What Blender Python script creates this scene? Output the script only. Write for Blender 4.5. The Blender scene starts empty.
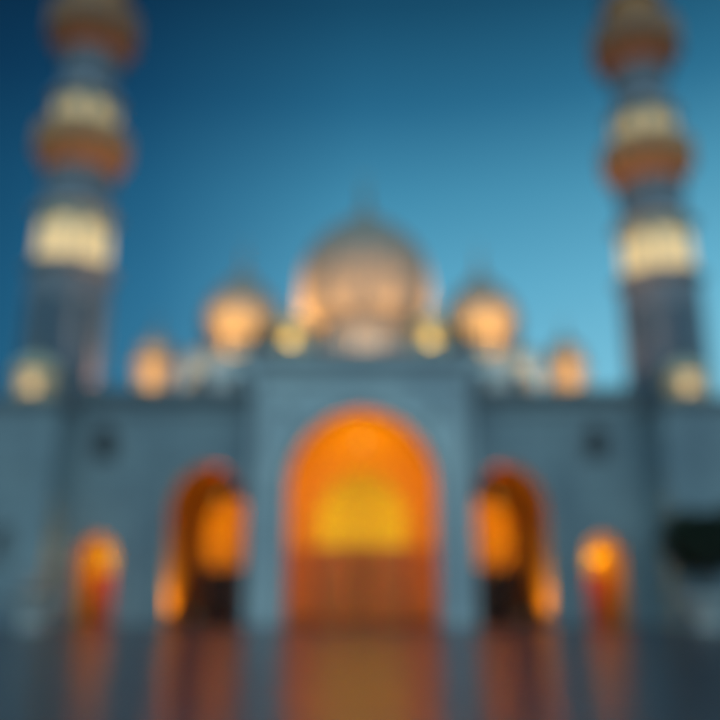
import bpy, math, random
from mathutils import Vector, Matrix
from mathutils.geometry import tessellate_polygon
PI = math.pi
R = math.radians
random.seed(7)
sc = bpy.context.scene
COL = sc.collection

# ------------------------------------------------------------------ materials
def new_mat(name):
    m = bpy.data.materials.new(name); m.use_nodes = True
    return m, m.node_tree, m.node_tree.nodes['Principled BSDF']

def stone(name, col, rough=0.55, var=0.12, joints=None, jsize=(1.2, 0.6), bump=0.25, scale=1.5, spec=0.4):
    m, nt, b = new_mat(name)
    tc = nt.nodes.new('ShaderNodeTexCoord')
    n = nt.nodes.new('ShaderNodeTexNoise'); n.inputs['Scale'].default_value = scale
    n.inputs['Detail'].default_value = 8; n.inputs['Roughness'].default_value = 0.65
    nt.links.new(tc.outputs['Object'], n.inputs['Vector'])
    cr = nt.nodes.new('ShaderNodeValToRGB')
    cr.color_ramp.elements[0].position = 0.3; cr.color_ramp.elements[1].position = 0.72
    lo = [c * (1 - var) for c in col]; hi = [min(1, c * (1 + var)) for c in col]
    cr.color_ramp.elements[0].color = (*lo, 1); cr.color_ramp.elements[1].color = (*hi, 1)
    nt.links.new(n.outputs['Fac'], cr.inputs['Fac'])
    out = cr.outputs['Color']
    if joints:                                  # broad weathering stains
        n3 = nt.nodes.new('ShaderNodeTexNoise'); n3.inputs['Scale'].default_value = .22; n3.inputs['Detail'].default_value = 3
        nt.links.new(tc.outputs['Object'], n3.inputs['Vector'])
        r3 = nt.nodes.new('ShaderNodeValToRGB'); r3.color_ramp.elements[0].position = .35; r3.color_ramp.elements[1].position = .65
        r3.color_ramp.elements[0].color = (.74, .76, .80, 1); r3.color_ramp.elements[1].color = (1.1, 1.08, 1.05, 1)
        nt.links.new(n3.outputs['Fac'], r3.inputs['Fac'])
        m3 = nt.nodes.new('ShaderNodeMix'); m3.data_type = 'RGBA'; m3.blend_type = 'MULTIPLY'; m3.inputs[0].default_value = 1
        nt.links.new(out, m3.inputs[6]); nt.links.new(r3.outputs['Color'], m3.inputs[7]); out = m3.outputs[2]
    bp = nt.nodes.new('ShaderNodeBump'); bp.inputs['Strength'].default_value = bump; bp.inputs['Distance'].default_value = 0.02
    h = n.outputs['Fac']
    if joints:
        mp = nt.nodes.new('ShaderNodeMapping')
        if joints == 'wall': mp.inputs['Rotation'].default_value = (R(90), 0, 0)
        nt.links.new(tc.outputs['Object'], mp.inputs['Vector'])
        br = nt.nodes.new('ShaderNodeTexBrick')
        br.inputs['Scale'].default_value = 1.0
        br.inputs['Brick Width'].default_value = jsize[0]; br.inputs['Row Height'].default_value = jsize[1]
        br.inputs['Mortar Size'].default_value = 0.012
        br.inputs['Color1'].default_value = (1, 1, 1, 1); br.inputs['Color2'].default_value = (0.88, 0.88, 0.88, 1)
        br.inputs['Mortar'].default_value = (0.5, 0.5, 0.5, 1)
        if joints == 'floor': br.offset = 0.0
        nt.links.new(mp.outputs['Vector'], br.inputs['Vector'])
        mx = nt.nodes.new('ShaderNodeMix'); mx.data_type = 'RGBA'; mx.blend_type = 'MULTIPLY'
        mx.inputs[0].default_value = 1.0
        nt.links.new(out, mx.inputs[6]); nt.links.new(br.outputs['Color'], mx.inputs[7])
        out = mx.outputs[2]
    nt.links.new(h, bp.inputs['Height']); nt.links.new(bp.outputs['Normal'], b.inputs['Normal'])
    nt.links.new(out, b.inputs['Base Color'])
    b.inputs['Roughness'].default_value = rough
    b.inputs['Specular IOR Level'].default_value = spec
    return m

def emit(name, col, s):
    m, nt, b = new_mat(name)
    b.inputs['Base Color'].default_value = (0.3, 0.25, 0.2, 1)
    b.inputs['Emission Color'].default_value = (*col, 1); b.inputs['Emission Strength'].default_value = s
    return m

def metal(name, col, rough=0.35):
    m, nt, b = new_mat(name)
    n = nt.nodes.new('ShaderNodeTexNoise'); n.inputs['Scale'].default_value = 9
    cr = nt.nodes.new('ShaderNodeValToRGB')
    cr.color_ramp.elements[0].color = (*[c * .75 for c in col], 1); cr.color_ramp.elements[1].color = (*col, 1)
    nt.links.new(n.outputs['Fac'], cr.inputs['Fac']); nt.links.new(cr.outputs['Color'], b.inputs['Base Color'])
    b.inputs['Metallic'].default_value = 1; b.inputs['Roughness'].default_value = rough
    return m

M = {}
M['facade'] = stone('pale_marble_cladding', (0.55, 0.63, 0.65), joints='wall', jsize=(1.3, 0.65), var=.08)
M['wing'] = stone('darkened_marble_cladding', (0.27, 0.33, 0.36), joints='wall', jsize=(1.3, 0.65), var=.12)  # portal marble darkened to imitate vignetting toward the sides
M['trim'] = stone('carved_stone_trim', (0.27, 0.29, 0.31), var=.14, scale=4)
M['dark_trim'] = stone('slate_cornice', (0.14, 0.155, 0.17), var=.16, scale=4)
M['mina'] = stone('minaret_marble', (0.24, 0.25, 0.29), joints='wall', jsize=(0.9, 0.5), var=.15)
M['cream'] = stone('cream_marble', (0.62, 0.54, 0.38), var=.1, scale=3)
M['dome'] = stone('dome_marble', (0.34, 0.28, 0.235), var=.1, scale=2.5, rough=.4)
M['balcony'] = stone('carved_brown_sandstone', (0.60, 0.27, 0.10), var=.22, scale=6, bump=.6)
M['balcony_dark'] = stone('dark_brown_sandstone', (0.40, 0.17, 0.07), var=.22, scale=6, bump=.6)  # the same sandstone in a darker brown, for the upper balcony
M['tile'] = stone('navy_glazed_tile', (0.035, 0.075, 0.12), var=.25, scale=14, rough=.35)
M['gold_plaster'] = stone('golden_plaster', (0.60, 0.46, 0.05), var=.12, scale=2.5, spec=.1)
M['plaster'] = stone('ochre_plaster', (0.60, 0.32, 0.04), var=.12, scale=2.5, spec=.12)
M['redplaster'] = stone('terracotta_plaster', (0.42, 0.13, 0.03), var=.15, scale=2.5)
M['wood'] = stone('carved_teak', (0.40, 0.155, 0.03), var=.3, scale=7, bump=.5, rough=.4)
M['darkwood'] = stone('dark_stained_wood', (0.025, 0.015, 0.012), var=.3, scale=7, bump=.5, rough=.4)
M['redwood'] = stone('red_painted_wood', (0.55, 0.09, 0.012), var=.2, scale=7, bump=.3, rough=.4)
M['glass'] = stone('dark_window_glass', (0.02, 0.03, 0.04), rough=.08, var=.2, bump=.02, spec=.6)
M['gold'] = metal('gilded_bronze', (0.62, 0.42, 0.16))
M['iron'] = metal('dark_iron', (0.10, 0.10, 0.11), .5)
M['bulb'] = emit('lamp_glow', (1.0, 0.50, 0.08), 1.6)
M['ring'] = emit('warm_light_strip', (1.0, 0.70, 0.34), 22)
M['wall_glow'] = emit('gallery_wall_glow', (1.0, 0.70, 0.28), .74)  # added glow standing in for lamplight on the cream gallery wall
M['wall_glow_dim'] = emit('gallery_wall_glow_dim', (1.0, 0.68, 0.24), .42)  # weaker copy of that added glow, for the higher gallery
M['ring_orange'] = emit('amber_light_strip', (1.0, 0.42, 0.11), 6)
M['lens'] = emit('floodlight_lens', (1.0, 0.62, 0.25), 2)
M['soil'] = stone('dark_soil', (0.04, 0.028, 0.02), rough=.95, scale=12)
M['planter'] = stone('pale_cast_stone', (0.55, 0.54, 0.52), var=.12, scale=5)
M['bark'] = stone('brown_bark', (0.09, 0.06, 0.04), rough=.9, var=.35, scale=10, bump=.8)
M['roof'] = stone('roof_screed', (0.28, 0.28, 0.27), rough=.9)

def leaf_mat():
    m, nt, b = new_mat('dark_glossy_leaves')
    oi = nt.nodes.new('ShaderNodeTexNoise'); oi.inputs['Scale'].default_value = 3.5
    tc = nt.nodes.new('ShaderNodeTexCoord'); nt.links.new(tc.outputs['Object'], oi.inputs['Vector'])
    cr = nt.nodes.new('ShaderNodeValToRGB')
    cr.color_ramp.elements[0].color = (0.007, 0.014, 0.006, 1); cr.color_ramp.elements[1].color = (0.022, 0.038, 0.014, 1)
    nt.links.new(oi.outputs['Fac'], cr.inputs['Fac']); nt.links.new(cr.outputs['Color'], b.inputs['Base Color'])
    b.inputs['Roughness'].default_value = .5
    return m
M['leaf'] = leaf_mat()

def floor_mat():
    m, nt, b = new_mat('polished_slate_paving')
    L = nt.links.new
    tc = nt.nodes.new('ShaderNodeTexCoord')
    br = nt.nodes.new('ShaderNodeTexBrick'); br.offset = 0
    br.inputs['Scale'].default_value = 1; br.inputs['Brick Width'].default_value = 1.2; br.inputs['Row Height'].default_value = 1.2
    br.inputs['Mortar Size'].default_value = .01
    br.inputs['Color1'].default_value = (0.026, 0.026, 0.042, 1); br.inputs['Color2'].default_value = (0.038, 0.038, 0.056, 1)
    br.inputs['Mortar'].default_value = (0.025, 0.028, 0.034, 1)
    L(tc.outputs['Object'], br.inputs['Vector'])
    n = nt.nodes.new('ShaderNodeTexNoise'); n.inputs['Scale'].default_value = .8; n.inputs['Detail'].default_value = 6
    L(tc.outputs['Object'], n.inputs['Vector'])
    mr = nt.nodes.new('ShaderNodeMapRange'); mr.inputs['To Min'].default_value = .20; mr.inputs['To Max'].default_value = .30
    L(n.outputs['Fac'], mr.inputs['Value']); L(mr.outputs['Result'], b.inputs['Roughness'])
    L(br.outputs['Color'], b.inputs['Base Color'])
    n2 = nt.nodes.new('ShaderNodeTexNoise'); n2.inputs['Scale'].default_value = 2.2; n2.inputs['Detail'].default_value = 3
    L(tc.outputs['Object'], n2.inputs['Vector'])
    bp = nt.nodes.new('ShaderNodeBump'); bp.inputs['Strength'].default_value = .25; bp.inputs['Distance'].default_value = .03
    L(n2.outputs['Fac'], bp.inputs['Height']); L(bp.outputs['Normal'], b.inputs['Normal'])
    b.inputs['Specular IOR Level'].default_value = .75; b.inputs['Specular Tint'].default_value = (1, .86, .92, 1)
    return m
M['floor'] = floor_mat()

# ------------------------------------------------------------------ mesh helpers
class MB:
    def __init__(s): s.v = []; s.f = []
    def add(s, vs, fs):
        o = len(s.v); s.v += [tuple(p) for p in vs]; s.f += [[i + o for i in f] for f in fs]; return s
    def box(s, x0, x1, y0, y1, z0, z1):
        vs = [(x, y, z) for z in (z0, z1) for y in (y0, y1) for x in (x0, x1)]
        return s.add(vs, [(0, 2, 3, 1), (4, 5, 7, 6), (0, 1, 5, 4), (2, 6, 7, 3), (0, 4, 6, 2), (1, 3, 7, 5)])
    def lathe(s, prof, seg=32, c=(0, 0), rot=0, cap=True):
        vs = []
        for r, z in prof:
            for i in range(seg):
                a = 2 * PI * i / seg + rot
                vs.append((c[0] + r * math.cos(a), c[1] + r * math.sin(a), z))
        fs = []
        for j in range(len(prof) - 1):
            for i in range(seg):
                k = (i + 1) % seg
                fs.append((j * seg + i, j * seg + k, (j + 1) * seg + k, (j + 1) * seg + i))
        if cap:
            fs.append(tuple(reversed(range(seg)))); n = (len(prof) - 1) * seg; fs.append(tuple(range(n, n + seg)))
        return s.add(vs, fs)
    def slab(s, outer, holes, y0, y1):
        """an upright plate in the xz plane between y0 and y1 with openings through it"""
        loops = [outer] + holes
        pts = [p for l in loops for p in l]
        tris = tessellate_polygon([[Vector((x, z, 0)) for x, z in l] for l in loops])
        n = len(pts)
        vs = [(x, y0, z) for x, z in pts] + [(x, y1, z) for x, z in pts]
        fs = []
        for t in tris:
            fs.append(tuple(t)); fs.append(tuple(i + n for i in reversed(t)))
        o = 0
        for l in loops:
            m = len(l)
            for i in range(m):
                j = (i + 1) % m
                fs.append((o + i, o + j, o + j + n, o + i + n))
            o += m
        return s.add(vs, fs)
    def tube(s, a, b, r0, r1=None, seg=8):
        r1 = r0 if r1 is None else r1
        a = Vector(a); b = Vector(b); d = (b - a).normalized()
        u = d.orthogonal().normalized(); w = d.cross(u)
        vs = []
        for p, r in ((a, r0), (b, r1)):
            for i in range(seg):
                t = 2 * PI * i / seg; vs.append(p + u * (r * math.cos(t)) + w * (r * math.sin(t)))
        fs = [(i, (i + 1) % seg, seg + (i + 1) % seg, seg + i) for i in range(seg)]
        fs += [tuple(reversed(range(seg))), tuple(range(seg, 2 * seg))]
        return s.add(vs, fs)
    def build(s, name, mat, parent=None, smooth=False):
        me = bpy.data.meshes.new(name); me.from_pydata(s.v, [], s.f); me.update()
        import bmesh
        bm = bmesh.new(); bm.from_mesh(me); bmesh.ops.recalc_face_normals(bm, faces=bm.faces); bm.to_mesh(me); bm.free()
        me.materials.append(mat)
        if smooth:
            for p in me.polygons: p.use_smooth = True
            me.set_sharp_from_angle(angle=R(38))
        o = bpy.data.objects.new(name, me); COL.objects.link(o)
        if parent: o.parent = parent
        return o

def empty(name, loc, label, cat, group=None):
    o = bpy.data.objects.new(name, None); COL.objects.link(o); o.location = loc; o.empty_display_size = .5
    o['label'] = label; o['category'] = cat
    if group: o['group'] = group
    return o

def copy_tree(o, parent=None):
    c = o.copy(); COL.objects.link(c); c.parent = parent
    for ch in list(o.children): copy_tree(ch, c)
    return c

def arch(cx, a, spring, rise, z0=0.0, n=14):
    """counter-clockwise loop of a pointed arch opening"""
    r = (a * a + rise * rise) / (2 * a)
    th = math.asin(min(1, rise / r))
    pts = [(cx - a, z0), (cx + a, z0)]
    for i in range(n + 1):
        t = th * i / n
        pts.append((cx + a - r + r * math.cos(t), spring + r * math.sin(t)))
    for i in range(n - 1, -1, -1):
        t = th * i / n
        pts.append((cx - a + r - r * math.cos(t), spring + r * math.sin(t)))
    return pts
def rect(x0, x1, z0, z1): return [(x0, z0), (x1, z0), (x1, z1), (x0, z1)]
def arch_ring(mb, cx, a, spring, rise, w, y0, y1, z0=0.0):
    """an archivolt: the band of width w round an opening"""
    out = arch(cx, a + w, spring, rise + w * 1.05, z0); inn = arch(cx, a, spring, rise, z0)
    n = len(out)
    vs = [(x, y0, z) for x, z in out + inn] + [(x, y1, z) for x, z in out + inn]
    fs = []
    for i in range(1, n):
        j = (i + 1) % n
        fs += [(i, j, n + j, n + i), (2*n + i, 3*n + i, 3*n + j, 2*n + j), (i, 2*n + i, 2*n + j, j), (n + i, n + j, 3*n + j, 3*n + i)]
    fs += [(1, n+1, 3*n+1, 2*n+1), (0, 2*n, 3*n, n)]
    mb.add(vs, fs); return mb

def merlons(x0, x1, y0, y1, z, w, step, h):
    mb = MB(); x = x0
    while x < x1 - w:
        sec = [(x, z), (x + w, z), (x + w, z + h * .5), (x + w / 2, z + h), (x, z + h * .5)]
        mb.add([(px, y, pz) for y in (y0, y1) for px, pz in sec],
               [(0,1,2,3,4), (9,8,7,6,5), (0,5,6,1), (1,6,7,2), (2,7,8,3), (3,8,9,4), (4,9,5,0)])
        x += step
    return mb
def lattice(mb, x0, x1, z0, z1, y0, y1, step, t, clip=None):
    """crossing diagonal bars clipped to an opening"""
    w = x1 - x0; h = z1 - z0
    def inside(x, z): return (x0 <= x <= x1 and z0 <= z <= z1) and (clip is None or clip(x, z))
    for sgn in (1, -1):
        k = -math.ceil((w + h) / step)
        while k * step < w + h:
            c = k * step; run = None
            N = 60
            for i in range(N + 2):
                x = x0 + w * i / N
                z = z0 + (c + (x - x0)) if sgn == 1 else z0 + (c + (x1 - x))
                ok = i <= N and inside(x, z)
                if ok and run is None: run = (x, z)
                if ok: last = (x, z)
                if not ok and run is not None:
                    if abs(last[0] - run[0]) > .05:
                        (xa, za), (xb, zb) = run, last
                        d = Vector((xb - xa, zb - za)).normalized(); nx, nz = -d.y * t, d.x * t
                        vs = []
                        yy = (y0, y1) if sgn == 1 else (y0 + .004, y1 + .004)
                        for y in yy:
                            vs += [(xa - nx, y, za - nz), (xb - nx, y, zb - nz), (xb + nx, y, zb + nz), (xa + nx, y, za + nz)]
                        mb.add(vs, [(0,1,2,3),(7,6,5,4),(0,4,5,1),(1,5,6,2),(2,6,7,3),(3,7,4,0)])
                    run = None
            k += 1
    return mb
def in_arch(cx, a, spring, rise):
    r = (a * a + rise * rise) / (2 * a)
    def f(x, z):
        if abs(x - cx) > a: return False
        if z <= spring: return True
        d = abs(x - cx) + (r - a)
        return d * d + (z - spring) ** 2 <= r * r
    return f

# ------------------------------------------------------------------ ground
g = MB().add([(-900, -300, 0), (900, -300, 0), (900, 1500, 0), (-900, 1500, 0)], [(0, 1, 2, 3)]).build('ground', stone('earth', (.10, .09, .08)))
g['kind'] = 'structure'; g.location.z = -.012
g = MB().add([(-60, -40, 0), (60, -40, 0), (60, 43.6, 0), (-60, 43.6, 0)], [(0, 1, 2, 3)]).build('plaza', M['floor'])
g['kind'] = 'structure'
g = MB().box(-60, -26, 46.3, 90, -.5, 0).build('path', M['roof']); g.location.z = -.004
g['kind'] = 'structure'

# ------------------------------------------------------------------ the mosque
mosque = empty('mosque', (0, 42, 0), 'grey marble mosque with glowing orange pointed arches and floodlit domes on its roof', 'mosque')
def loc(o):                                    # meshes are in world coordinates; the root stands at y = 42
    o.location.y = -42; return o
def part(mb, name, mat, parent=mosque, smooth=False):
    o = mb.build(name, mat, parent, smooth)
    if parent is mosque: loc(o)
    return o

# doorway: back wall with an arched opening, lit tympanum screen above wooden leaves
def doorway(cx, yb, a, apex, transom, x0, x1, top, wood, wall_mat, leaves=2, lstep=.45, name='inner_wall'):
    spring = apex - a * 1.12
    w = part(MB().slab(rect(x0, x1, 0.0, top), [arch(cx, a, spring, apex - spring, 0.02)], yb, yb + .5), name, wall_mat)
    s = MB(); lattice(s, cx - a, cx + a, transom + .12, apex, yb + .2, yb + .26, lstep, .022, in_arch(cx, a, spring, apex - spring))
    s.build('fanlight_lattice', M['iron'], w)
    MB().box(cx - a, cx + a, yb + .12, yb + .36, transom - .1, transom + .12).build('transom', wood, w)
    for k in range(leaves):
        dx0 = cx - a + 2 * a * k / leaves + .02; dx1 = cx - a + 2 * a * (k + 1) / leaves - .02
        d = MB(); d.box(dx0, dx1, yb + .2, yb + .3, 0.02, transom - .1)
        for q in range(3):
            z0 = .25 + q * (transom - .4) / 3; z1 = z0 + (transom - .4) / 3 - .15
            d.box(dx0 + .14, dx1 - .14, yb + .15, yb + .2, z0, z1)
            d.box(dx0 + .26, dx1 - .26, yb + .12, yb + .15, z0 + .12, z1 - .12)
        dd = d.build('door', wood, w)
        hx = dx1 - .1 if k % 2 == 0 else dx0 + .1
        MB().tube((hx, yb + .08, 1.0), (hx, yb + .08, 1.4), .03).build('handle', M['gold'], w)
    return w

# --- portal
PX = 5.55
c = .1
portal = part(MB().slab(rect(c - PX, c + PX, 0, 12.6), [arch(c, 3.7, 6.55, 3.95, 0)], 42.0, 42.4), 'portal', M['facade'])
MB().slab(rect(c - PX, c + PX, 0, 12.6), [arch(c, 4.05, 6.55, 4.3, 0)], 42.4, 45.9).build('portal_core', M['facade'], portal)
mb = MB()
mb.box(c - PX - .12, c + PX + .12, 41.85, 45.95, 12.6, 12.85)
mb.box(c - PX - .25, c + PX + .25, 41.7, 45.98, 12.85, 13.15)
mb.build('cornice', M['trim'], portal)
mb = MB(); arch_ring(mb, c, 3.7, 6.55, 3.95, .42, 41.9, 42.02); mb.build('archivolt', M['trim'], portal)
mb = MB()
for s in (-1, 1):
    xa = c + s * (PX - .55); mb.box(min(xa, xa + s * .3), max(xa, xa + s * .3), 41.92, 42.0, 0, 12.0)
mb.box(c - PX + .55, c + PX - .55, 41.92, 42.0, 11.7, 12.0)
mb.build('frame_band', M['trim'], portal)
for s in (-1, 1):                              # spandrel rosettes
    mb = MB()
    for k in range(8):
        a = k * PI / 4
        mb.tube((c + s * 3.75, 41.95, 10.35), (c + s * 3.75 + .42 * math.cos(a), 41.95, 10.35 + .42 * math.sin(a)), .10, .03, 6)
    mb.build('rosette', M['trim'], portal)
mb = merlons(c - PX + .05, c + PX, 42.0, 42.25, 13.15, .42, .62, .55)
mb.build('parapet', M['facade'], portal)
# lining of the iwan: plaster vault just inside the marble
def lining(cx, a, spring, rise, y0, y1, mat, parent, t=.03):
    out = arch(cx, a, spring, rise); inn = arch(cx, a - t, spring, rise - t)
    n = len(out); vs = []
    for y in (y0, y1): vs += [(x, y, z) for x, z in out] + [(x, y, z) for x, z in inn]
    fs = []
    for i in range(1, n):
        j = (i + 1) % n
        fs += [(i, j, n + j, n + i), (2*n + i, 3*n + i, 3*n + j, 2*n + j), (n + i, n + j, 3*n + j, 3*n + i)]
    o = MB().add(vs, fs).build('vault_lining', mat, parent); return o
lining(c, 4.05, 6.55, 4.3, 42.41, 45.88, M['plaster'], portal)
inner = doorway(c, 46.0, 2.35, 7.9, 3.75, c - 4.2, c + 4.2, 11.4, M['wood'], M['plaster'], leaves=4)
for s in (-1, 1):                              # wooden screens either side of the doors
    xa, xb = sorted((c + s * 2.5, c + s * 3.9)); mb = MB()
    mb.box(xa, xb, 45.93, 45.99, .1, 3.7)
    mb.box(xa + .15, xb - .15, 45.89, 45.93, .4, 1.7); mb.box(xa + .15, xb - .15, 45.89, 45.93, 1.95, 3.45)
    mb.build('side_screen', M['wood'], inner)
for s in (-1, 1):
    for xx in (.62, 2.45, 3.75):
        mb = MB().lathe([(.2, 0), (.2, .3), (.14, .42), (.13, 3.3), (.2, 3.5), (.22, 3.75)], 16, (c + s * xx, 45.7))
        mb.build('column', M['redplaster'], inner, True)
# hall behind the tympanum
hall = MB()
hall.box(c - 3.9, c + 3.9, 50.4, 50.6, 0, 11); hall.box(c - 4.1, c - 3.9, 46.5, 50.6, 0, 11); hall.box(c + 3.9, c + 4.1, 46.5, 50.6, 0, 11)
hall.box(c - 4.1, c + 4.1, 46.5, 50.6, 11, 11.2)
hall.box(c - 3.9, c + 3.9, 46.5, 50.4, -.1, .012)
part(hall, 'hall_walls', M['gold_plaster'])
fl = MB().box(c - 3.66, c + 3.66, 43.6, 46.0, -.1, .0).build('threshold', M['floor'], portal)

# --- wings: thick walls pierced by the side arches, thin walls by the small ones
SIDE = {-1: (-7.8, 1.95), 1: (7.6, 1.95)}
SMALL = {-1: (-13.3, 1.02), 1: (12.3, 1.0)}
for s in (-1, 1):
    cx, a = SIDE[s]
    xin, xout = s * 5.58, s * 10.6
    if s > 0: xin = 5.68
    x0, x1 = min(xin, xout), max(xin, xout)
    wing = part(MB().slab(rect(x0, x1, 0, 11.2), [arch(cx, a, 5.6, 2.35, 0)], 43.5, 43.8), 'wing_wall', M['wing'])
    MB().slab(rect(x0, x1, 0, 11.2), [arch(cx, a + .12, 5.6, 2.47, 0)], 43.8, 51.5).build('wing_core', M['wing'], wing)
    mb = MB(); arch_ring(mb, cx, a, 5.6, 2.35, .32, 43.4, 43.52); mb.build('archivolt', M['trim'], wing)
    lining(cx, a + .12, 5.6, 2.47, 43.81, 51.48, M['redplaster'], wing)
    MB().box(cx - a + .04, cx + a - .04, 43.6, 51.6, -.1, 0).build('threshold', M['floor'], wing)
    doorway(cx, 51.55, 1.5, 7.0, 2.75, cx - 2.4, cx + 2.4, 9.2, M['darkwood'], M['redplaster'])
    hb = MB(); yb = 52.05
    hb.box(cx - 2.3, cx + 2.3, yb + 2.2, yb + 2.4, 0, 9); hb.box(cx - 2.5, cx - 2.3, yb, yb + 2.4, 0, 9); hb.box(cx + 2.3, cx + 2.5, yb, yb + 2.4, 0, 9)
    hb.box(cx - 2.5, cx + 2.5, yb, yb + 2.4, 9, 9.2); hb.box(cx - 2.3, cx + 2.3, yb, yb + 2.2, -.1, .012)
    part(hb, 'side_chamber', M['plaster'])
    # outer bay
    sx, sa = SMALL[s]
    ox0, ox1 = min(s * 10.62, s * 15.0), max(s * 10.62, s * 15.0)
    bay = part(MB().slab(rect(ox0, ox1, 0, 11.2), [arch(sx, sa, 3.1, 1.25, 0), arch(sx, .68, 9.2, .75, 8.0)], 43.52, 43.85), 'outer_bay_wall', M['wing'])
    MB().slab(rect(ox0, ox1, 0, 11.2), [arch(sx, sa + .3, 3.1, 1.55, 0), arch(sx, .68, 9.2, .75, 8.0)], 43.85, 45.6).build('bay_core', M['wing'], bay)
    mb = MB(); arch_ring(mb, sx, sa, 3.1, 1.25, .22, 43.44, 43.54)
    mb.build('archivolt', M['trim'], bay)
    lining(sx, sa + .3, 3.1, 1.55, 43.86, 45.58, M['redplaster'], bay)
    MB().box(sx - sa + .04, sx + sa - .04, 43.6, 45.6, -.1, 0).build('threshold', M['floor'], bay)
    # back of the niche: lit plaster tympanum over a red door
    nb = MB().slab(rect(sx - 1.68, sx + 1.68, 0, 5.4), [rect(sx - .95, sx + .95, .02, 2.55)], 45.62, 45.9)
    nw = part(nb, 'niche_wall', M['gold_plaster'])
    d = MB(); d.box(sx - .94, sx + .94, 45.7, 45.78, .02, 2.54)
    for q in (-.46, .46):
        d.box(sx + q - .36, sx + q + .36, 45.66, 45.7, .2, 1.1); d.box(sx + q - .36, sx + q + .36, 45.66, 45.7, 1.25, 2.4)
    d.build('door', M['redwood'], nw)
    # upper window
    w = MB().slab(arch(sx, .68, 9.2, .75, 8.0), [arch(sx, .56, 9.2, .62, 8.12)], 43.75, 43.9)
    w.build('window_frame', M['trim'], bay)
    p = MB(); p.slab(arch(sx, .57, 9.2, .63, 8.1), [], 43.95, 44.0); p.build('window_pane', M['glass'], bay)
    l = MB(); lattice(l, sx - .56, sx + .56, 8.12, 9.8, 43.8, 43.84, .28, .02, in_arch(sx, .56, 9.2, .62)); l.build('window_lattice', M['dark_trim'], bay)
    mb = MB(); arch_ring(mb, sx, .68, 9.2, .75, .16, 43.44, 43.54, 8.0); mb.build('window_surround', M['trim'], bay)
    # cornice and merlons over the whole wing
    wx0, wx1 = min(x0, ox0), max(x1, ox1)
    mb = MB(); mb.box(wx0, wx1, 43.3, 45.7, 11.2, 11.45); mb.box(wx0, wx1, 43.15, 45.7, 11.45, 11.7); mb.box(wx0, wx1, 43.42, 43.5, 10.5, 10.7)
    part(mb, 'cornice', M['dark_trim'])
    mb = merlons(wx0 + .05, wx1, 43.3, 43.5, 11.7, .38, .58, .45)
    part(mb, 'parapet', M['dark_trim'])
    # pilaster between the bays
    mb = MB(); xp = s * 10.6; mb.box(xp - .28, xp + .28, 43.32, 43.5, 0, 10.5); part(mb, 'pilaster', M['wing'])
    # corner pavilion
    a0, a1 = (-26, -15.0) if s < 0 else (15.0, 26)
    ni = -20.5 if s < 0 else 20.5
    pav = part(MB().slab(rect(a0, a1, 0, 10.4), [arch(ni, 1.7, 5.2, 2.1, 0), arch(-17 if s < 0 else 17, .55, 4.0, .6, 2.6)], 41.0, 41.5), 'pavilion', M['wing'])
    MB().box(a0, a1, 41.5, 46.2, 0, 10.4).build('pavilion_core', M['wing'], pav)
    mb = MB(); mb.box(a0 - .1, a1 + .1, 40.85, 46.25, 10.4, 10.65); mb.box(a0 - .2, a1 + .2, 40.75, 46.3, 10.65, 10.9); mb.build('cornice', M['dark_trim'], pav)
    mb = MB(); arch_ring(mb, ni, 1.7, 5.2, 2.1, .25, 40.92, 41.02); arch_ring(mb, -17 if s < 0 else 17, .55, 4.0, .6, .14, 40.93, 41.02, 2.6); mb.build('archivolt', M['trim'], pav)

# main block behind, roof
mb = MB()
mb.box(-14.6, -10.7, 46.0, 66, 0, 11.2); mb.box(10.7, 14.6, 46.0, 66, 0, 11.2); mb.box(-10.7, 10.7, 64, 66, 0, 11.2)
part(mb, 'side_wall', M['wing'])
mb = MB(); mb.box(-14.6, 14.6, 51.6, 66, 11.2, 11.45); mb.box(-10.55, -5.6, 45.75, 51.6, 11.2, 11.44); mb.box(5.7, 10.55, 45.75, 51.6, 11.2, 11.44)
mb.box(-14.6, -10.7, 45.75, 51.6, 11.2, 11.44); mb.box(10.7, 14.6, 45.75, 51.6, 11.2, 11.44); mb.box(-5.55, 5.65, 46.0, 51.6, 11.25, 11.46)
part(mb, 'roof', M['roof'])
cl = part(MB().box(-10.4, 10.4, 47.6, 60, 11.46, 14.9), 'clerestory', M['facade'])
mb = MB(); mb.box(-10.55, 10.55, 47.45, 60.1, 14.9, 15.2); mb.build('cornice', M['trim'], cl)
for i in range(9):
    x = -9.2 + i * 2.3
    mb = MB(); arch_ring(mb, x, .4, 13.4, .5, .1, 47.5, 47.6, 12.4); w = mb.build('window_surround', M['trim'], cl)
    MB().slab(arch(x, .4, 13.4, .5, 12.4), [], 47.55, 47.6).build('window_pane', M['glass'], cl)

# ------------------------------------------------------------------ domes
def finial(mbx, cx, cy, z, h):
    mbx.lathe([(.02*h, z - .3), (.06 * h, z), (.13 * h, z + .12 * h), (.04 * h, z + .24 * h), (.10 * h, z + .36 * h), (.03 * h, z + .46 * h), (.065 * h, z + .54 * h), (.015 * h, z + .62 * h), (.012 * h, z + .78 * h)], 12, (cx, cy))
    n = 18
    for i in range(n):                        # crescent
        a0 = R(120) + R(300) * i / n; a1 = R(120) + R(300) * (i + 1) / n
        rr = .11 * h
        t0 = .022 * h * math.sin(PI * (i + .01) / n) + .002; t1 = .022 * h * math.sin(PI * (i + .99) / n) + .002
        mbx.tube((cx + rr * math.cos(a0), cy, z + .89 * h + rr * math.sin(a0)), (cx + rr * math.cos(a1), cy, z + .89 * h + rr * math.sin(a1)), t0, t1, 6)

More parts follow.
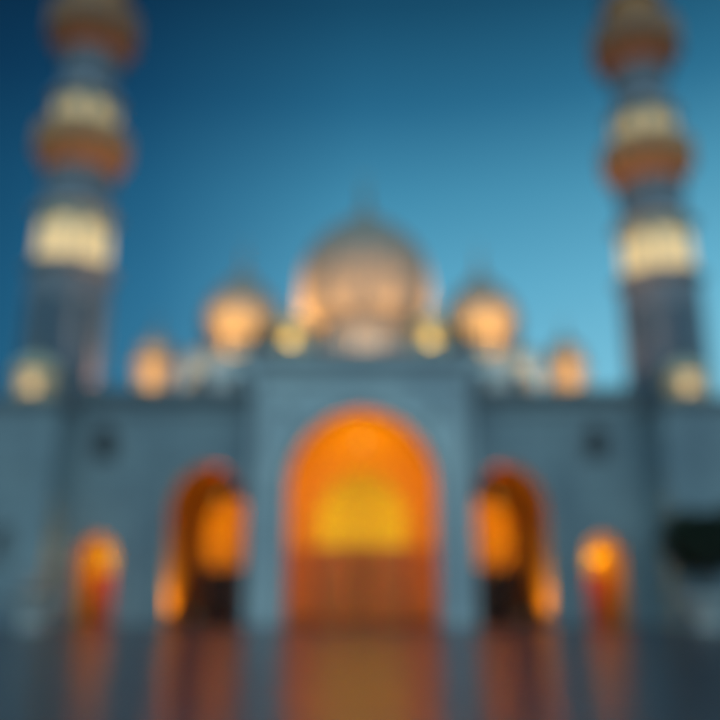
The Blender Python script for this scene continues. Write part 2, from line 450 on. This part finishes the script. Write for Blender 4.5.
def ribbed(prof, n, depth, c):
    """onion dome with n shallow gadroons"""
    seg = n * 4; mb = MB(); vs = []
    for r, z in prof:
        for i in range(seg):
            a = 2 * PI * i / seg
            k = 1 - depth * (1 - abs(math.sin(a * n / 2))) 
            vs.append((c[0] + r * k * math.cos(a), c[1] + r * k * math.sin(a), z))
    fs = []
    for j in range(len(prof) - 1):
        for i in range(seg):
            k = (i + 1) % seg
            fs.append((j * seg + i, j * seg + k, (j + 1) * seg + k, (j + 1) * seg + i))
    fs.append(tuple(reversed(range(seg)))); fs.append(tuple(range((len(prof) - 1) * seg, len(prof) * seg)))
    return mb.add(vs, fs)
ONION = [(.90, 0), (.95, .08), (1.0, .22), (1.0, .36), (.96, .50), (.86, .65), (.70, .80), (.51, .93), (.33, 1.04), (.19, 1.14), (.09, 1.24), (.05, 1.32)]
FULL = [(.92, 0), (.97, .08), (1.0, .22), (1.01, .40), (.99, .56), (.93, .72), (.80, .87), (.62, .99), (.42, 1.09), (.24, 1.17), (.11, 1.25), (.05, 1.32)]
def spline(prof, m=3):
    out = []
    P = [prof[0]] + prof + [prof[-1]]
    for i in range(1, len(P) - 2):
        for k in range(m):
            t = k / m
            out.append(tuple(.5 * ((2 * P[i][q]) + (-P[i-1][q] + P[i+1][q]) * t + (2*P[i-1][q] - 5*P[i][q] + 4*P[i+1][q] - P[i+2][q]) * t*t + (-P[i-1][q] + 3*P[i][q] - 3*P[i+1][q] + P[i+2][q]) * t**3) for q in (0, 1)))
    return out + [prof[-1]]
def dome(cx, cy, zb, zd, r, h, nwin, ribs=24, mat='dome', fin=2.0, name='dome', shape=ONION, winmat='glass'):
    """drum from zb to zd, onion of radius r and height h over it"""
    prof = [(q * r, zd + z / 1.32 * h) for q, z in spline(shape)]
    d = part(ribbed(prof, ribs, .035, (cx, cy)), name, M[mat], mosque, True)
    dr = MB().lathe([(r * .97, zb), (r * .97, zb + .12), (r * .86, zb + .2), (r * .86, zd - .25), (r * .98, zd - .12), (r * .98, zd + .001)], 48, (cx, cy))
    dr.build('drum', M[mat], d, True)
    if nwin:
        wm = MB()
        hh = (zd - zb)
        for i in range(nwin):
            a = 2 * PI * i / nwin - PI / 2
            lp = arch(0, hh * .16, zb + hh * .62, hh * .2, zb + hh * .25, 6)
            rr = r * .86 + .02
            vs = []
            for q in (rr - .1, rr + .03):
                for x, z in lp: vs.append((cx + q * math.cos(a) - x * math.sin(a), cy + q * math.sin(a) + x * math.cos(a), z))
            n = len(lp)
            fs = [tuple(range(n)), tuple(range(n, 2 * n))] + [(i2, (i2 + 1) % n, n + (i2 + 1) % n, n + i2) for i2 in range(n)]
            MB().add(vs, fs).build('window', M[winmat], d)
    f = MB(); finial(f, cx, cy, zd + h, fin); f.build('finial', M['gold'], d, True)
    return d
def cupola(cx, cy, zb, zt, r, fin=.9, mat='cream', ncol=8, name='cupola', solid=.72):
    """small kiosk: columns round a lit core, dome on top"""
    hh = zt - zb; zd = zb + hh * .52
    base = MB().lathe([(r * 1.08, zb), (r * 1.08, zb + .15), (r, zb + .2), (r, zb + .24)], 24, (cx, cy))
    k = part(base, name, M[mat], mosque, True)
    cm = MB()
    for i in range(ncol):
        a = 2 * PI * (i + .5) / ncol
        MB().lathe([(r * .1, zb + .24), (r * .075, zb + .35), (r * .075, zd - .2), (r * .12, zd - .08)], 10, (cx + r * .86 * math.cos(a), cy + r * .86 * math.sin(a))).build('column', M[mat], k, True)
    MB().lathe([(r * solid, zb + .24), (r * solid, zd)], 16, (cx, cy)).build('core', M[mat], k, True)
    MB().lathe([(r * .98, zd - .08), (r * 1.14, zd + .02), (r * 1.14, zd + .1), (r * .95, zd + .14)], 24, (cx, cy)).build('eaves', M[mat], k, True)
    prof = [(q * r * .95, zd + .12 + z / 1.32 * (zt - zd - .12)) for q, z in spline(ONION, 2)]
    ribbed(prof, 12, .04, (cx, cy)).build('dome', M[mat], k, True)
    f = MB(); finial(f, cx, cy, zt, fin); f.build('finial', M['gold'], k, True)
    return k

dome(.35, 54, 15.2, 18.4, 4.45, 9.0, 16, 32, fin=2.6, shape=FULL, winmat='trim')
dome(-7.45, 50.6, 15.2, 16.7, 2.5, 5.1, 12, 20, fin=1.6)
dome(7.65, 50.6, 15.2, 16.7, 2.45, 4.9, 12, 20, fin=1.6)
cupola(-11.75, 46.6, 11.44, 16.3, 1.15, mat='dome')
cupola(11.8, 46.6, 11.44, 16.0, 1.15, mat='dome')
cupola(-4.05, 48.9, 15.2, 18.1, 1.25, mat='cream')
cupola(4.25, 48.9, 15.2, 18.1, 1.25, mat='cream')
cupola(-16.9, 42.6, 10.9, 13.6, 1.2, mat='cream')
cupola(16.9, 42.6, 10.9, 13.3, 1.15, mat='cream')

# ------------------------------------------------------------------ minarets
def oct_r(ap): return ap / math.cos(PI / 8)
def make_minaret(label):
    t = empty('minaret', (0, 0, 0), label, 'minaret', 'twin minarets behind the mosque facade')
    O = PI / 8
    ap = 2.5
    MB().lathe([(oct_r(3.0), 0), (oct_r(3.0), 1.2), (oct_r(2.6), 1.5), (oct_r(2.6), 1.6)], 8, rot=O).build('plinth', M['trim'], t)
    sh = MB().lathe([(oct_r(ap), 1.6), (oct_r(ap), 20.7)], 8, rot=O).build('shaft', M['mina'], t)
    for k in range(8):                         # recessed-looking panel frames on each face
        a = k * PI / 4 - PI / 2
        for (zz0, zz1) in ((12.9, 19.6), (5.5, 11.8)):
            lp = arch(0, .82, zz1 - 1.1, .95, zz0, 8); li = arch(0, .68, zz1 - 1.1, .8, zz0 + .14, 8)
            n = len(lp); vs = []
            for q in (ap - .02, ap + .07):
                for x, z in lp + li: vs.append((q * math.cos(a) - x * math.sin(a), q * math.sin(a) + x * math.cos(a), z))
            fs = []
            for i in range(n):
                j = (i + 1) % n
                fs += [(2*n + i, 2*n + j, 3*n + j, 3*n + i), (i, j, 2*n + j, 2*n + i), (n + i, n + j, 3*n + j, 3*n + i)]
            fr = MB().add(vs, fs).build('panel_frame', M['trim'], sh)
            pv = []
            for q in (ap - .03, ap + .02):
                for x, z in li: pv.append((q * math.cos(a) - x * math.sin(a), q * math.sin(a) + x * math.cos(a), z))
            MB().add(pv, [tuple(range(n)), tuple(range(n, 2 * n))] + [(i, (i + 1) % n, n + (i + 1) % n, n + i) for i in range(n)]).build('tile_panel', M['tile'], sh)
    # ledge with a trough that hides the light strip
    def gallery(z0, z1, r, ledge, seg, mat, ring, rot=O, trough=.22, glow_mat=None):
        MB().lathe([(r - .15, z0 - .7), (ledge - .1, z0 - .15), (ledge, z0), (ledge, z0 + trough), (ledge - .1, z0 + trough), (ledge - .1, z0 + .06), (r - .1, z0 + .06)], seg, rot=rot, cap=False).build('ledge', M['trim'], t, seg > 8)
        b = MB().lathe([(r, z0 + .05), (r, z1 - .25), (r + .12, z1 - .15), (r + .12, z1)], seg, rot=rot).build('lit_drum', mat, t, seg > 8)
        MB().lathe([(ledge - .28, z0 + .08), (ledge - .28, z0 + .14), (ledge - .2, z0 + .14), (ledge - .2, z0 + .08)], seg, rot=rot, cap=False).build('light_strip', ring, t)
        ev = MB().lathe([(r + .1, z1 - .05), (r + .42, z1 - .05), (r + .42, z1 - .22), (r + .5, z1 - .22), (r + .5, z1 + .08), (r - .1, z1 + .2)], seg, rot=rot, cap=False).build('eaves', M['trim'], t, seg > 8)
        for k in range(8):
            a = k * PI / 4 - PI / 2
            rr = r * math.cos(PI / 8) if seg == 8 else r
            hh = z1 - z0
            pw = r * .33; lp = arch(0, pw, z0 + hh * .58, pw, z0 + .35, 8); li = arch(0, pw - .1, z0 + hh * .58, pw - .1, z0 + .45, 8)
            n = len(lp); vs = []
            for q in (rr - .12, rr + .07):
                for x, z in lp + li: vs.append((q * math.cos(a) - x * math.sin(a), q * math.sin(a) + x * math.cos(a), z))
            fs = []
            for i in range(n):
                j = (i + 1) % n
                fs += [(2*n + i, 2*n + j, 3*n + j, 3*n + i), (i, j, 2*n + j, 2*n + i), (n + i, n + j, 3*n + j, 3*n + i)]
            MB().add(vs, fs).build('arch_moulding', mat, b)
            if glow_mat:  # glowing panels imitate an evenly lit wall; no windows here
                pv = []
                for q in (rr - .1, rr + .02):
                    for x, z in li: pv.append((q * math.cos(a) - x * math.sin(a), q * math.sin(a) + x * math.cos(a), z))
                MB().add(pv, [tuple(range(n)), tuple(range(n, 2 * n))] + [(i, (i + 1) % n, n + (i + 1) % n, n + i) for i in range(n)]).build('glow_panel', glow_mat, b)
    gallery(21.3, 25.3, oct_r(2.25), oct_r(2.85), 8, M['cream'], M['ring'], glow_mat=M['wall_glow'])
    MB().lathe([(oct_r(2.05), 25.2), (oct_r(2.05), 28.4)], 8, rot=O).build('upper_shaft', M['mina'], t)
    def balcony(z, r0, r1, zr, bmat='balcony'):
        prof = [(r0, z), (r0 + .1, z + .25), (r0 + .28, z + .3), (r0 + .34, z + .55), (r0 + .5, z + .6), (r1 - .12, z + .95), (r1, z + 1.0), (r1, z + 1.3), (r1 - .2, z + 1.3), (r0, z + 1.32)]
        b = MB().lathe(prof, 32).build('balcony', M[bmat], t, True)
        MB().lathe([(r0 + .22, z - .62), (r0 + .22, z - .56), (r0 + .30, z - .56), (r0 + .30, z - .62)], 32, cap=False).build('light_strip', M['ring_orange'], t)  # amber strip added to warm the brown balcony underside
        MB().lathe([(r0 - .15, z - .72), (r0 + .34, z - .70), (r0 + .34, z - .50), (r0 + .31, z - .50), (r0 + .31, z - .64), (r0 - .15, z - .64)], 32, cap=False).build('strip_trough', M['trim'], t, True)
        rl = MB().lathe([(r1 - .05, zr - .18), (r1 + .03, zr - .18), (r1 + .03, zr), (r1 - .12, zr), (r1 - .12, zr - .18)], 32, cap=False)
        for i in range(32):
            a = 2 * PI * i / 32
            rl.tube(((r1 - .06) * math.cos(a), (r1 - .06) * math.sin(a), z + 1.3), ((r1 - .06) * math.cos(a), (r1 - .06) * math.sin(a), zr - .15), .055, seg=6)
            a2 = 2 * PI * (i + .5) / 32
            rl.tube(((r1 - .07) * math.cos(a2 - .045), (r1 - .07) * math.sin(a2 - .045), z + 1.3), ((r1 - .07) * math.cos(a2 - .045), (r1 - .07) * math.sin(a2 - .045), zr - .15), .08, .08, seg=4)
            rl.tube(((r1 - .07) * math.cos(a2), (r1 - .07) * math.sin(a2), z + 1.3), ((r1 - .07) * math.cos(a2), (r1 - .07) * math.sin(a2), zr - .15), .1, .1, seg=4)
        rl.build('railing', M[bmat], b)
        br = MB()
        for i in range(16):                    # brackets under the floor
            a = 2 * PI * i / 16
            br.tube(((r0 - .05) * math.cos(a), (r0 - .05) * math.sin(a), z - .35), ((r1 - .25) * math.cos(a), (r1 - .25) * math.sin(a), z + .9), .09, .13, seg=6)
        br.build('brackets', M[bmat], b)
    balcony(28.5, 2.15, 3.25, 31.0)
    MB().lathe([(2.0, 29.8), (2.0, 31.0)], 32).build('core', M['mina'], t, True)
    gallery(30.9, 33.6, 2.05, 2.5, 32, M['cream'], M['ring'], 0, glow_mat=M['wall_glow_dim'])
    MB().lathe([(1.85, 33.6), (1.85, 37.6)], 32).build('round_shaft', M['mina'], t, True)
    balcony(37.4, 1.95, 3.2, 40.4, 'balcony_dark')
    MB().lathe([(1.8, 38.6), (1.8, 40.4)], 32).build('core', M['mina'], t, True)
    gallery(40.3, 43.0, 1.85, 2.3, 32, M['balcony'], M['ring_orange'], 0)
    ln = MB().lathe([(1.9, 43.0), (1.9, 43.4), (1.5, 43.5), (1.5, 43.7)], 24).build('lantern', M['mina'], t, True)
    for i in range(8):
        a = 2 * PI * i / 8
        MB().lathe([(.16, 43.7), (.12, 43.9), (.12, 46.3), (.18, 46.5)], 10, (1.3 * math.cos(a), 1.3 * math.sin(a))).build('column', M['mina'], ln, True)
    ribbed([(q * 1.55, 46.5 + z / 1.32 * 3.6) for q, z in spline(ONION, 2)], 16, .04, (0, 0)).build('cap_dome', M['dome'], t, True)
    f = MB(); finial(f, 0, 0, 50.1, 1.8); f.build('finial', M['gold'], t, True)
    return t
m1 = make_minaret('tall floodlit minaret beside the dark left end of the sky, behind the wall away from the tree')
m1.location = (-17.95, 49, 0); m1.scale = (.91, .91, .965)
m2 = copy_tree(m1); m2.location = (19.1, 50.6, 0)
m1['label'] = 'banded minaret with lit galleries against the darkest part of the sky'
m2['label'] = 'banded minaret with lit galleries rising above the small dark tree'

# ------------------------------------------------------------------ hanging lanterns
def make_lantern():
    t = empty('hanging_lantern', (0, 0, 0), '', 'lantern', 'lanterns hanging in the arches')
    MB().lathe([(.02, .55), (.05, .5), (.10, .42), (.30, .30), (.30, .26)], 8, rot=PI/8).build('cap', M['gold'], t)
    MB().lathe([(.30, -.30), (.30, -.34), (.10, -.44), (.03, -.55)], 8, rot=PI/8).build('base', M['gold'], t)
    fr = MB()
    for i in range(8):
        a = 2 * PI * (i + .5) / 8
        fr.tube((.28 * math.cos(a), .28 * math.sin(a), -.3), (.28 * math.cos(a), .28 * math.sin(a), .27), .016, seg=5)
    fr.build('frame', M['gold'], t)
    MB().lathe([(.02, -.14), (.10, -.10), (.13, 0), (.09, .1), (.02, .14)], 12).build('bulb', M['bulb'], t, True)
    return t
def light(name, kind, loc, col, e, size=.2, target=None, spot=90, blend=.6):
    l = bpy.data.lights.new(name, kind); l.color = col; l.energy = e
    o = bpy.data.objects.new(name, l); COL.objects.link(o); o.location = loc
    l.shadow_soft_size = size
    if kind == 'SPOT': l.spot_size = R(spot); l.spot_blend = blend
    if target is not None:
        o.rotation_euler = (Vector(target) - Vector(loc)).to_track_quat('-Z', 'Y').to_euler()
    return o
ORANGE = (1.0, 0.27, 0.001); YEL = (1.0, 0.38, 0.02); RED = (1.0, 0.17, 0.004)
L0 = make_lantern()
spots = [
    ((c, 43.6, 9.1), 10.4, 'brass lantern hanging in the largest, central arch', ORANGE, 520),
    ((-7.8, 47.5, 6.6), 7.85, 'brass lantern hanging in the medium arch nearer the dark end of the sky', RED, 75),
    ((7.6, 47.5, 6.6), 7.85, 'brass lantern hanging in the medium arch nearer the tree', RED, 75),
    ((-13.25, 44.7, 3.45), 4.6, 'brass lantern hanging in the small doorway arch farthest from the tree', YEL, 45),
    ((12.3, 44.7, 3.45), 4.6, 'brass lantern hanging in the small doorway arch nearest the tree', YEL, 45),
]
for i, (p, ztop, lab, colr, e) in enumerate(spots):
    o = L0 if i == 0 else copy_tree(L0)
    o.location = p; o['label'] = lab
    MB().tube((0, 0, .54), (0, 0, ztop - p[2]), .015, seg=5).build('chain', M['iron'], o)
# cove lamps tucked behind the lips of the arches
for s in (-1, 1):
    for z, e in ((1.4, 95), (4.2, 120), (7.0, 185)):
        light('cove_light', 'POINT', (c + s * 3.9 * (1 if z < 6.6 else .985), 42.62, z), ORANGE, e, .06)
    light('vault_light', 'POINT', (SIDE[s][0] + s * 1.99, 44.1, 5.2), RED, 17, .05)
    light('vault_light', 'POINT', (SIDE[s][0], 46.5, 7.75), RED, 14, .05)
    for q, colr, e in ((-s, (1.0, .62, .01), 110), (s, (1.0, .30, .004), 75)):
        light('niche_light', 'POINT', (SMALL[s][0] + q * (SMALL[s][1] + .22), 44.2, 3.3), colr, e, .05)
light('cove_light', 'POINT', (c, 42.62, 10.62), (1.0, .62, .003), 480, .06)
# light of the rooms behind the fanlights
for s in (-1, 1):
    for z in (4.4, 6.8):
        light('hall_light', 'POINT', (c + s * 3.2, 47.3, z), (1.0, .78, .02), 220, .15)
        light('chamber_light', 'POINT', (SIDE[s][0] + s * 2.05, 52.7, z), (1.0, .60, .015), 115, .1)
        light('chamber_light', 'POINT', (SIDE[s][0] - s * 2.05, 52.7, z), (1.0, .60, .015), 115, .1)
    light('jamb_uplight', 'SPOT', (SIDE[s][0] + s * .7, 44.9, .5), (1.0, .80, .03), 650, .1, (SIDE[s][0] + s * 2.0, 45.3, 2.1), 120)

# ------------------------------------------------------------------ floodlights
def make_flood():
    t = empty('floodlight', (0, 0, 0), '', 'floodlight', 'floodlights on the roof and floor')
    b = MB(); b.box(-.16, .16, -.1, .1, 0, .05); b.box(-.19, -.16, -.03, .03, .03, .34); b.box(.16, .19, -.03, .03, .03, .34)
    b.build('bracket', M['iron'], t)
    h = MB(); h.box(-.155, .155, -.14, .14, .17, .36).build('housing', M['iron'], t)
    MB().box(-.13, .13, -.11, .11, .36, .375).build('lens', M['lens'], t)
    return t
F0 = make_flood(); first = [True]
def flood(p, target, colr, e, label, spot=100, size=.15, lamp=True):
    o = F0 if first[0] else copy_tree(F0); first[0] = False
    o.location = p; o['label'] = label
    if lamp: light('flood_beam', 'SPOT', (p[0], p[1], p[2] + .45), colr, e, size, target, spot)
AMB = (1.0, .50, .17); WARM = (1.0, .68, .34)
for s, side in ((-1, 'far from'), (1, 'near')):
    cxd = -7.45 if s < 0 else 7.65
    flood((.35 + s * 7.6, 53.2, 15.2), (.35 + s * 3.4, 52.2, 24.2), (1.0, .52, .13), 15000, 'black floodlight at the foot of the big dome, on its flank %s the tree' % side, 90)
    flood((.1 + s * 1.1, 45.5, 13.15), (.35 + s * 2.5, 50.6, 22.6), (1.0, .54, .17), 5600, 'black floodlight on top of the central portal, on the half %s the tree' % side, 36)
    flood((.35 + s * 1.2, 47.9, 15.2), (.35 + s * .9, 49.9, 17.2), (1.0, .58, .25), 420, 'black floodlight before the drum of the big dome, on the half %s the tree' % side, 120)
    flood((cxd, 44.2, 11.7), (cxd, 48.6, 18.6), (1.0, .52, .09), 7000, 'black floodlight on the parapet before the side dome %s the tree' % side, 36)
    flood((cxd + s * .9, 47.75, 15.2), (cxd + s * .3, 49.2, 16.6), AMB, 110, 'black floodlight at the drum of the side dome %s the tree' % side, 120)
    flood((s * 4.15, 47.55, 15.2), (s * 4.15, 48.9, 16.9), (1.0, .62, .09), 75, 'black floodlight before the little cream cupola beside the big dome, %s the tree' % side, 120)
    flood((s * 11.5, 43.8, 11.7), (s * 11.75, 46.0, 14.6), (1.0, .54, .15), 950, 'black floodlight before the cupola over the outer doorway %s the tree' % side, 100)
    flood((s * 16.6, 41.2, 10.9), (s * 16.9, 42.6, 12.4), WARM, 42, 'black floodlight before the cream cupola on the corner pavilion %s the tree' % side, 120)
    flood((s * 13.9, 47.3, 11.45), (s * 17.0, 49.0, 18.5), (1.0, .50, .34), 900, 'black floodlight on the roof aimed at the minaret %s the tree' % side, 70)
    flood((s * 9.4, 46.9, 11.45), (s * 8.6, 47.6, 14), (1.0, .72, .5), 90, 'black floodlight at the foot of the clerestory wall %s the tree' % side, 130)
    flood((SIDE[s][0] + s * .7, 44.9, 0.0), None, None, 0, 'black floodlight on the floor inside the medium arch %s the tree' % side, lamp=False)

# ------------------------------------------------------------------ planters, tree, bollard
def make_planter():
    t = empty('stone_planter', (0, 0, 0), '', 'planter', 'stone planters before the corner pavilions')
    prof = [(.62, 0), (.62, .12), (.45, .2), (.5, .35), (.82, .8), (.98, 1.1), (1.08, 1.22), (1.08, 1.34), (.96, 1.34), (.92, 1.2), (.1, 1.18)]
    MB().lathe(prof, 40).build('bowl', M['planter'], t, True)
    MB().lathe([(.9, 1.15), (.85, 1.24), (.4, 1.29), (.05, 1.3)], 24).build('soil', M['soil'], t, True)
    return t
P0 = make_planter(); P0.location = (-14.7, 39.4, 0)
P0['label'] = 'round pale stone planter with the low rounded shrub, beside the bollard lamp'
P1 = copy_tree(P0); P1.location = (15.6, 39.4, 0); P1['label'] = 'round pale stone planter holding the small dark tree'

def leaves(n, fn, size, rng):
    mb = MB()
    for _ in range(n):
        p = fn(rng)
        d = Vector((rng.gauss(0, 1), rng.gauss(0, 1), rng.gauss(0, 1))).normalized()
        u = d.orthogonal().normalized() * size * rng.uniform(.7, 1.3); w = d.cross(u) * .45
        p = Vector(p)
        mb.add([p - u, p - w, p + u, p + w], [(0, 1, 2, 3)])
    return mb
rng = random.Random(3)
TREE_S = 1.18
tr = empty('small_tree', (15.6, 39.4, 1.25), 'small dark leafy tree growing out of the stone planter', 'tree')
tr.scale = (TREE_S,) * 3
tb = MB()
pts = [(0, 0, 0), (.04, .03, .5), (-.03, .02, 1.0), (.03, -.02, 1.5)]
for i in range(3): tb.tube(pts[i], pts[i + 1], .09 - .015 * i, .075 - .015 * i, 10)
tb.build('trunk', M['bark'], tr, True)
cl_c = []
for i in range(80):
    a = rng.uniform(0, 2 * PI); e = rng.uniform(-.5, 1); q = rng.uniform(.35, 1)
    cl_c.append(Vector((.1 + 1.5 * q * math.cos(a) * math.sqrt(1 - .8 * e * e * .9), 1.5 * q * math.sin(a) * math.sqrt(1 - .8 * e * e * .9), 1.9 + 1.65 * e * q)))
lb = MB()
for q in cl_c[:14]:
    mid = Vector((q.x * .4, q.y * .4, 1.2 + (q.z - 1.2) * .5)); lb.tube((0.0, 0, 1.0), mid, .035, .025, 6); lb.tube(mid, q, .025, .01, 6)
lb.build('limbs', M['bark'], tr)
def fn(r):
    q = r.choice(cl_c); v = Vector((r.gauss(0, 1), r.gauss(0, 1), r.gauss(0, 1))).normalized() * (.46 * r.random() ** .4)
    return (q.x + v.x, q.y + v.y, q.z + v.z * .8)
leaves(32000, fn, .06, rng).build('crown', M['leaf'], tr)

sh = empty('low_shrub', (-14.7, 39.4, 1.25), 'low rounded green shrub in the stone planter beside the bollard lamp', 'shrub')
def fn2(r):
    v = Vector((r.gauss(0, 1), r.gauss(0, 1), abs(r.gauss(0, 1)))).normalized() * (r.random() ** .33)
    return (v.x * .72, v.y * .72, v.z * .38)
leaves(2500, fn2, .045, rng).build('foliage', M['leaf'], sh)
sb = MB()
for i in range(9):
    a = 2 * PI * i / 9; sb.tube((0, 0, 0), (.4 * math.cos(a), .4 * math.sin(a), .25), .012, .006, 5)
sb.build('stem', M['bark'], sh)

bl = empty('bollard_lamp', (-15.0, 40.45, 0), 'slim dark bollard lamp with glowing head behind the stone planter', 'lamp')
MB().lathe([(.12, 0), (.12, .05), (.07, .07), (.07, 1.35)], 16).build('post', M['iron'], bl, True)
MB().lathe([(.075, 1.35), (.075, 1.65)], 16).build('glow_head', M['bulb'], bl, True)
MB().lathe([(.12, 1.65), (.12, 1.69), (.03, 1.74)], 16).build('cap', M['iron'], bl, True)
light('hidden_wall_light', 'POINT', (-14.75, 40.35, 1.05), (1.0, .66, .36), 100, .08)  # unseen light added low behind the planter, apart from the bollard head

# ------------------------------------------------------------------ sky
w = bpy.data.worlds.new('World'); sc.world = w; w.use_nodes = True
nt = w.node_tree; L = nt.links.new
bg = nt.nodes['Background']; bg.inputs['Strength'].default_value = 1.0
tc = nt.nodes.new('ShaderNodeTexCoord')
sx = nt.nodes.new('ShaderNodeSeparateXYZ'); L(tc.outputs['Generated'], sx.inputs[0])
cr = nt.nodes.new('ShaderNodeValToRGB'); L(sx.outputs['Z'], cr.inputs['Fac'])
el = cr.color_ramp.elements
stops = [(0.0, (.27, .60, .78)), (.22, (.21, .57, .74)), (.34, (.135, .45, .63)), (.44, (.075, .315, .475)), (.53, (.026, .165, .29)), (.62, (.009, .078, .150)), (1.0, (.004, .03, .09))]
el[0].position = 0; el[0].color = (*stops[0][1], 1); el[1].position = 1; el[1].color = (*stops[-1][1], 1)
for p_, c_ in stops[1:-1]:
    e_ = el.new(p_); e_.color = (*c_, 1)
mrx = nt.nodes.new('ShaderNodeMapRange')
mrx.inputs['From Min'].default_value = -.42; mrx.inputs['From Max'].default_value = .42
L(sx.outputs['X'], mrx.inputs['Value'])
cx_ = nt.nodes.new('ShaderNodeValToRGB'); L(mrx.outputs['Result'], cx_.inputs['Fac'])   # the sky darkens away from the afterglow
cx_.color_ramp.elements[0].color = (.04, .17, .27, 1); cx_.color_ramp.elements[1].color = (1, 1, 1, 1)
e_ = cx_.color_ramp.elements.new(.5); e_.color = (.70, .82, .88, 1)
e_ = cx_.color_ramp.elements.new(.22); e_.color = (.17, .35, .47, 1)
mry = nt.nodes.new('ShaderNodeMapRange')         # the half of the sky where the sun went down, behind the viewer
mry.inputs['From Min'].default_value = .5; mry.inputs['From Max'].default_value = -.5
mry.inputs['To Min'].default_value = 0; mry.inputs['To Max'].default_value = 1
L(sx.outputs['Y'], mry.inputs['Value'])
mul = nt.nodes.new('ShaderNodeVectorMath'); mul.operation = 'MULTIPLY'
L(cr.outputs['Color'], mul.inputs[0]); L(cx_.outputs['Color'], mul.inputs[1])
mix = nt.nodes.new('ShaderNodeMix'); mix.data_type = 'RGBA'
L(mry.outputs['Result'], mix.inputs[0]); L(mul.outputs['Vector'], mix.inputs[6])
mix.inputs[7].default_value = (.41, .75, .91, 1)
sky = nt.nodes.new('ShaderNodeTexSky'); sky.sky_type = 'NISHITA'; sky.sun_disc = False
sky.sun_elevation = R(2); sky.sun_rotation = R(160)
sk = nt.nodes.new('ShaderNodeVectorMath'); sk.operation = 'SCALE'; sk.inputs['Scale'].default_value = .003
L(sky.outputs['Color'], sk.inputs[0])
ad = nt.nodes.new('ShaderNodeVectorMath'); ad.operation = 'ADD'
L(mix.outputs[2], ad.inputs[0]); L(sk.outputs['Vector'], ad.inputs[1]); L(ad.outputs['Vector'], bg.inputs['Color'])
sun = bpy.data.lights.new('sun', 'SUN'); sun.energy = .12; sun.angle = R(20); sun.color = (.8, .9, 1.0)
so = bpy.data.objects.new('sun', sun); COL.objects.link(so)
so.rotation_euler = Vector((-.25, 1, -.5)).to_track_quat('-Z', 'Y').to_euler()

# ------------------------------------------------------------------ camera
cam = bpy.data.cameras.new('camera'); co = bpy.data.objects.new('camera', cam); COL.objects.link(co)
co.location = (0, 0, 1.6); co.rotation_euler = (R(90 + 15.3), 0, 0)
cam.sensor_width = 36; cam.lens = 842 / 720 * 36
cam.clip_end = 4000; cam.clip_start = .05
cam.dof.use_dof = True; cam.dof.focus_distance = .8; cam.dof.aperture_fstop = 1.35
sc.camera = co

sc.render.engine = 'CYCLES'
sc.cycles.use_denoising = True
sc.cycles.sample_clamp_indirect = 4
sc.cycles.max_bounces = 6
sc.render.resolution_x = sc.render.resolution_y = 1024
sc.view_settings.view_transform = 'Standard'; sc.view_settings.look = 'None'
sc.view_settings.exposure = 0; sc.view_settings.gamma = 1; sc.view_settings.use_curve_mapping = False
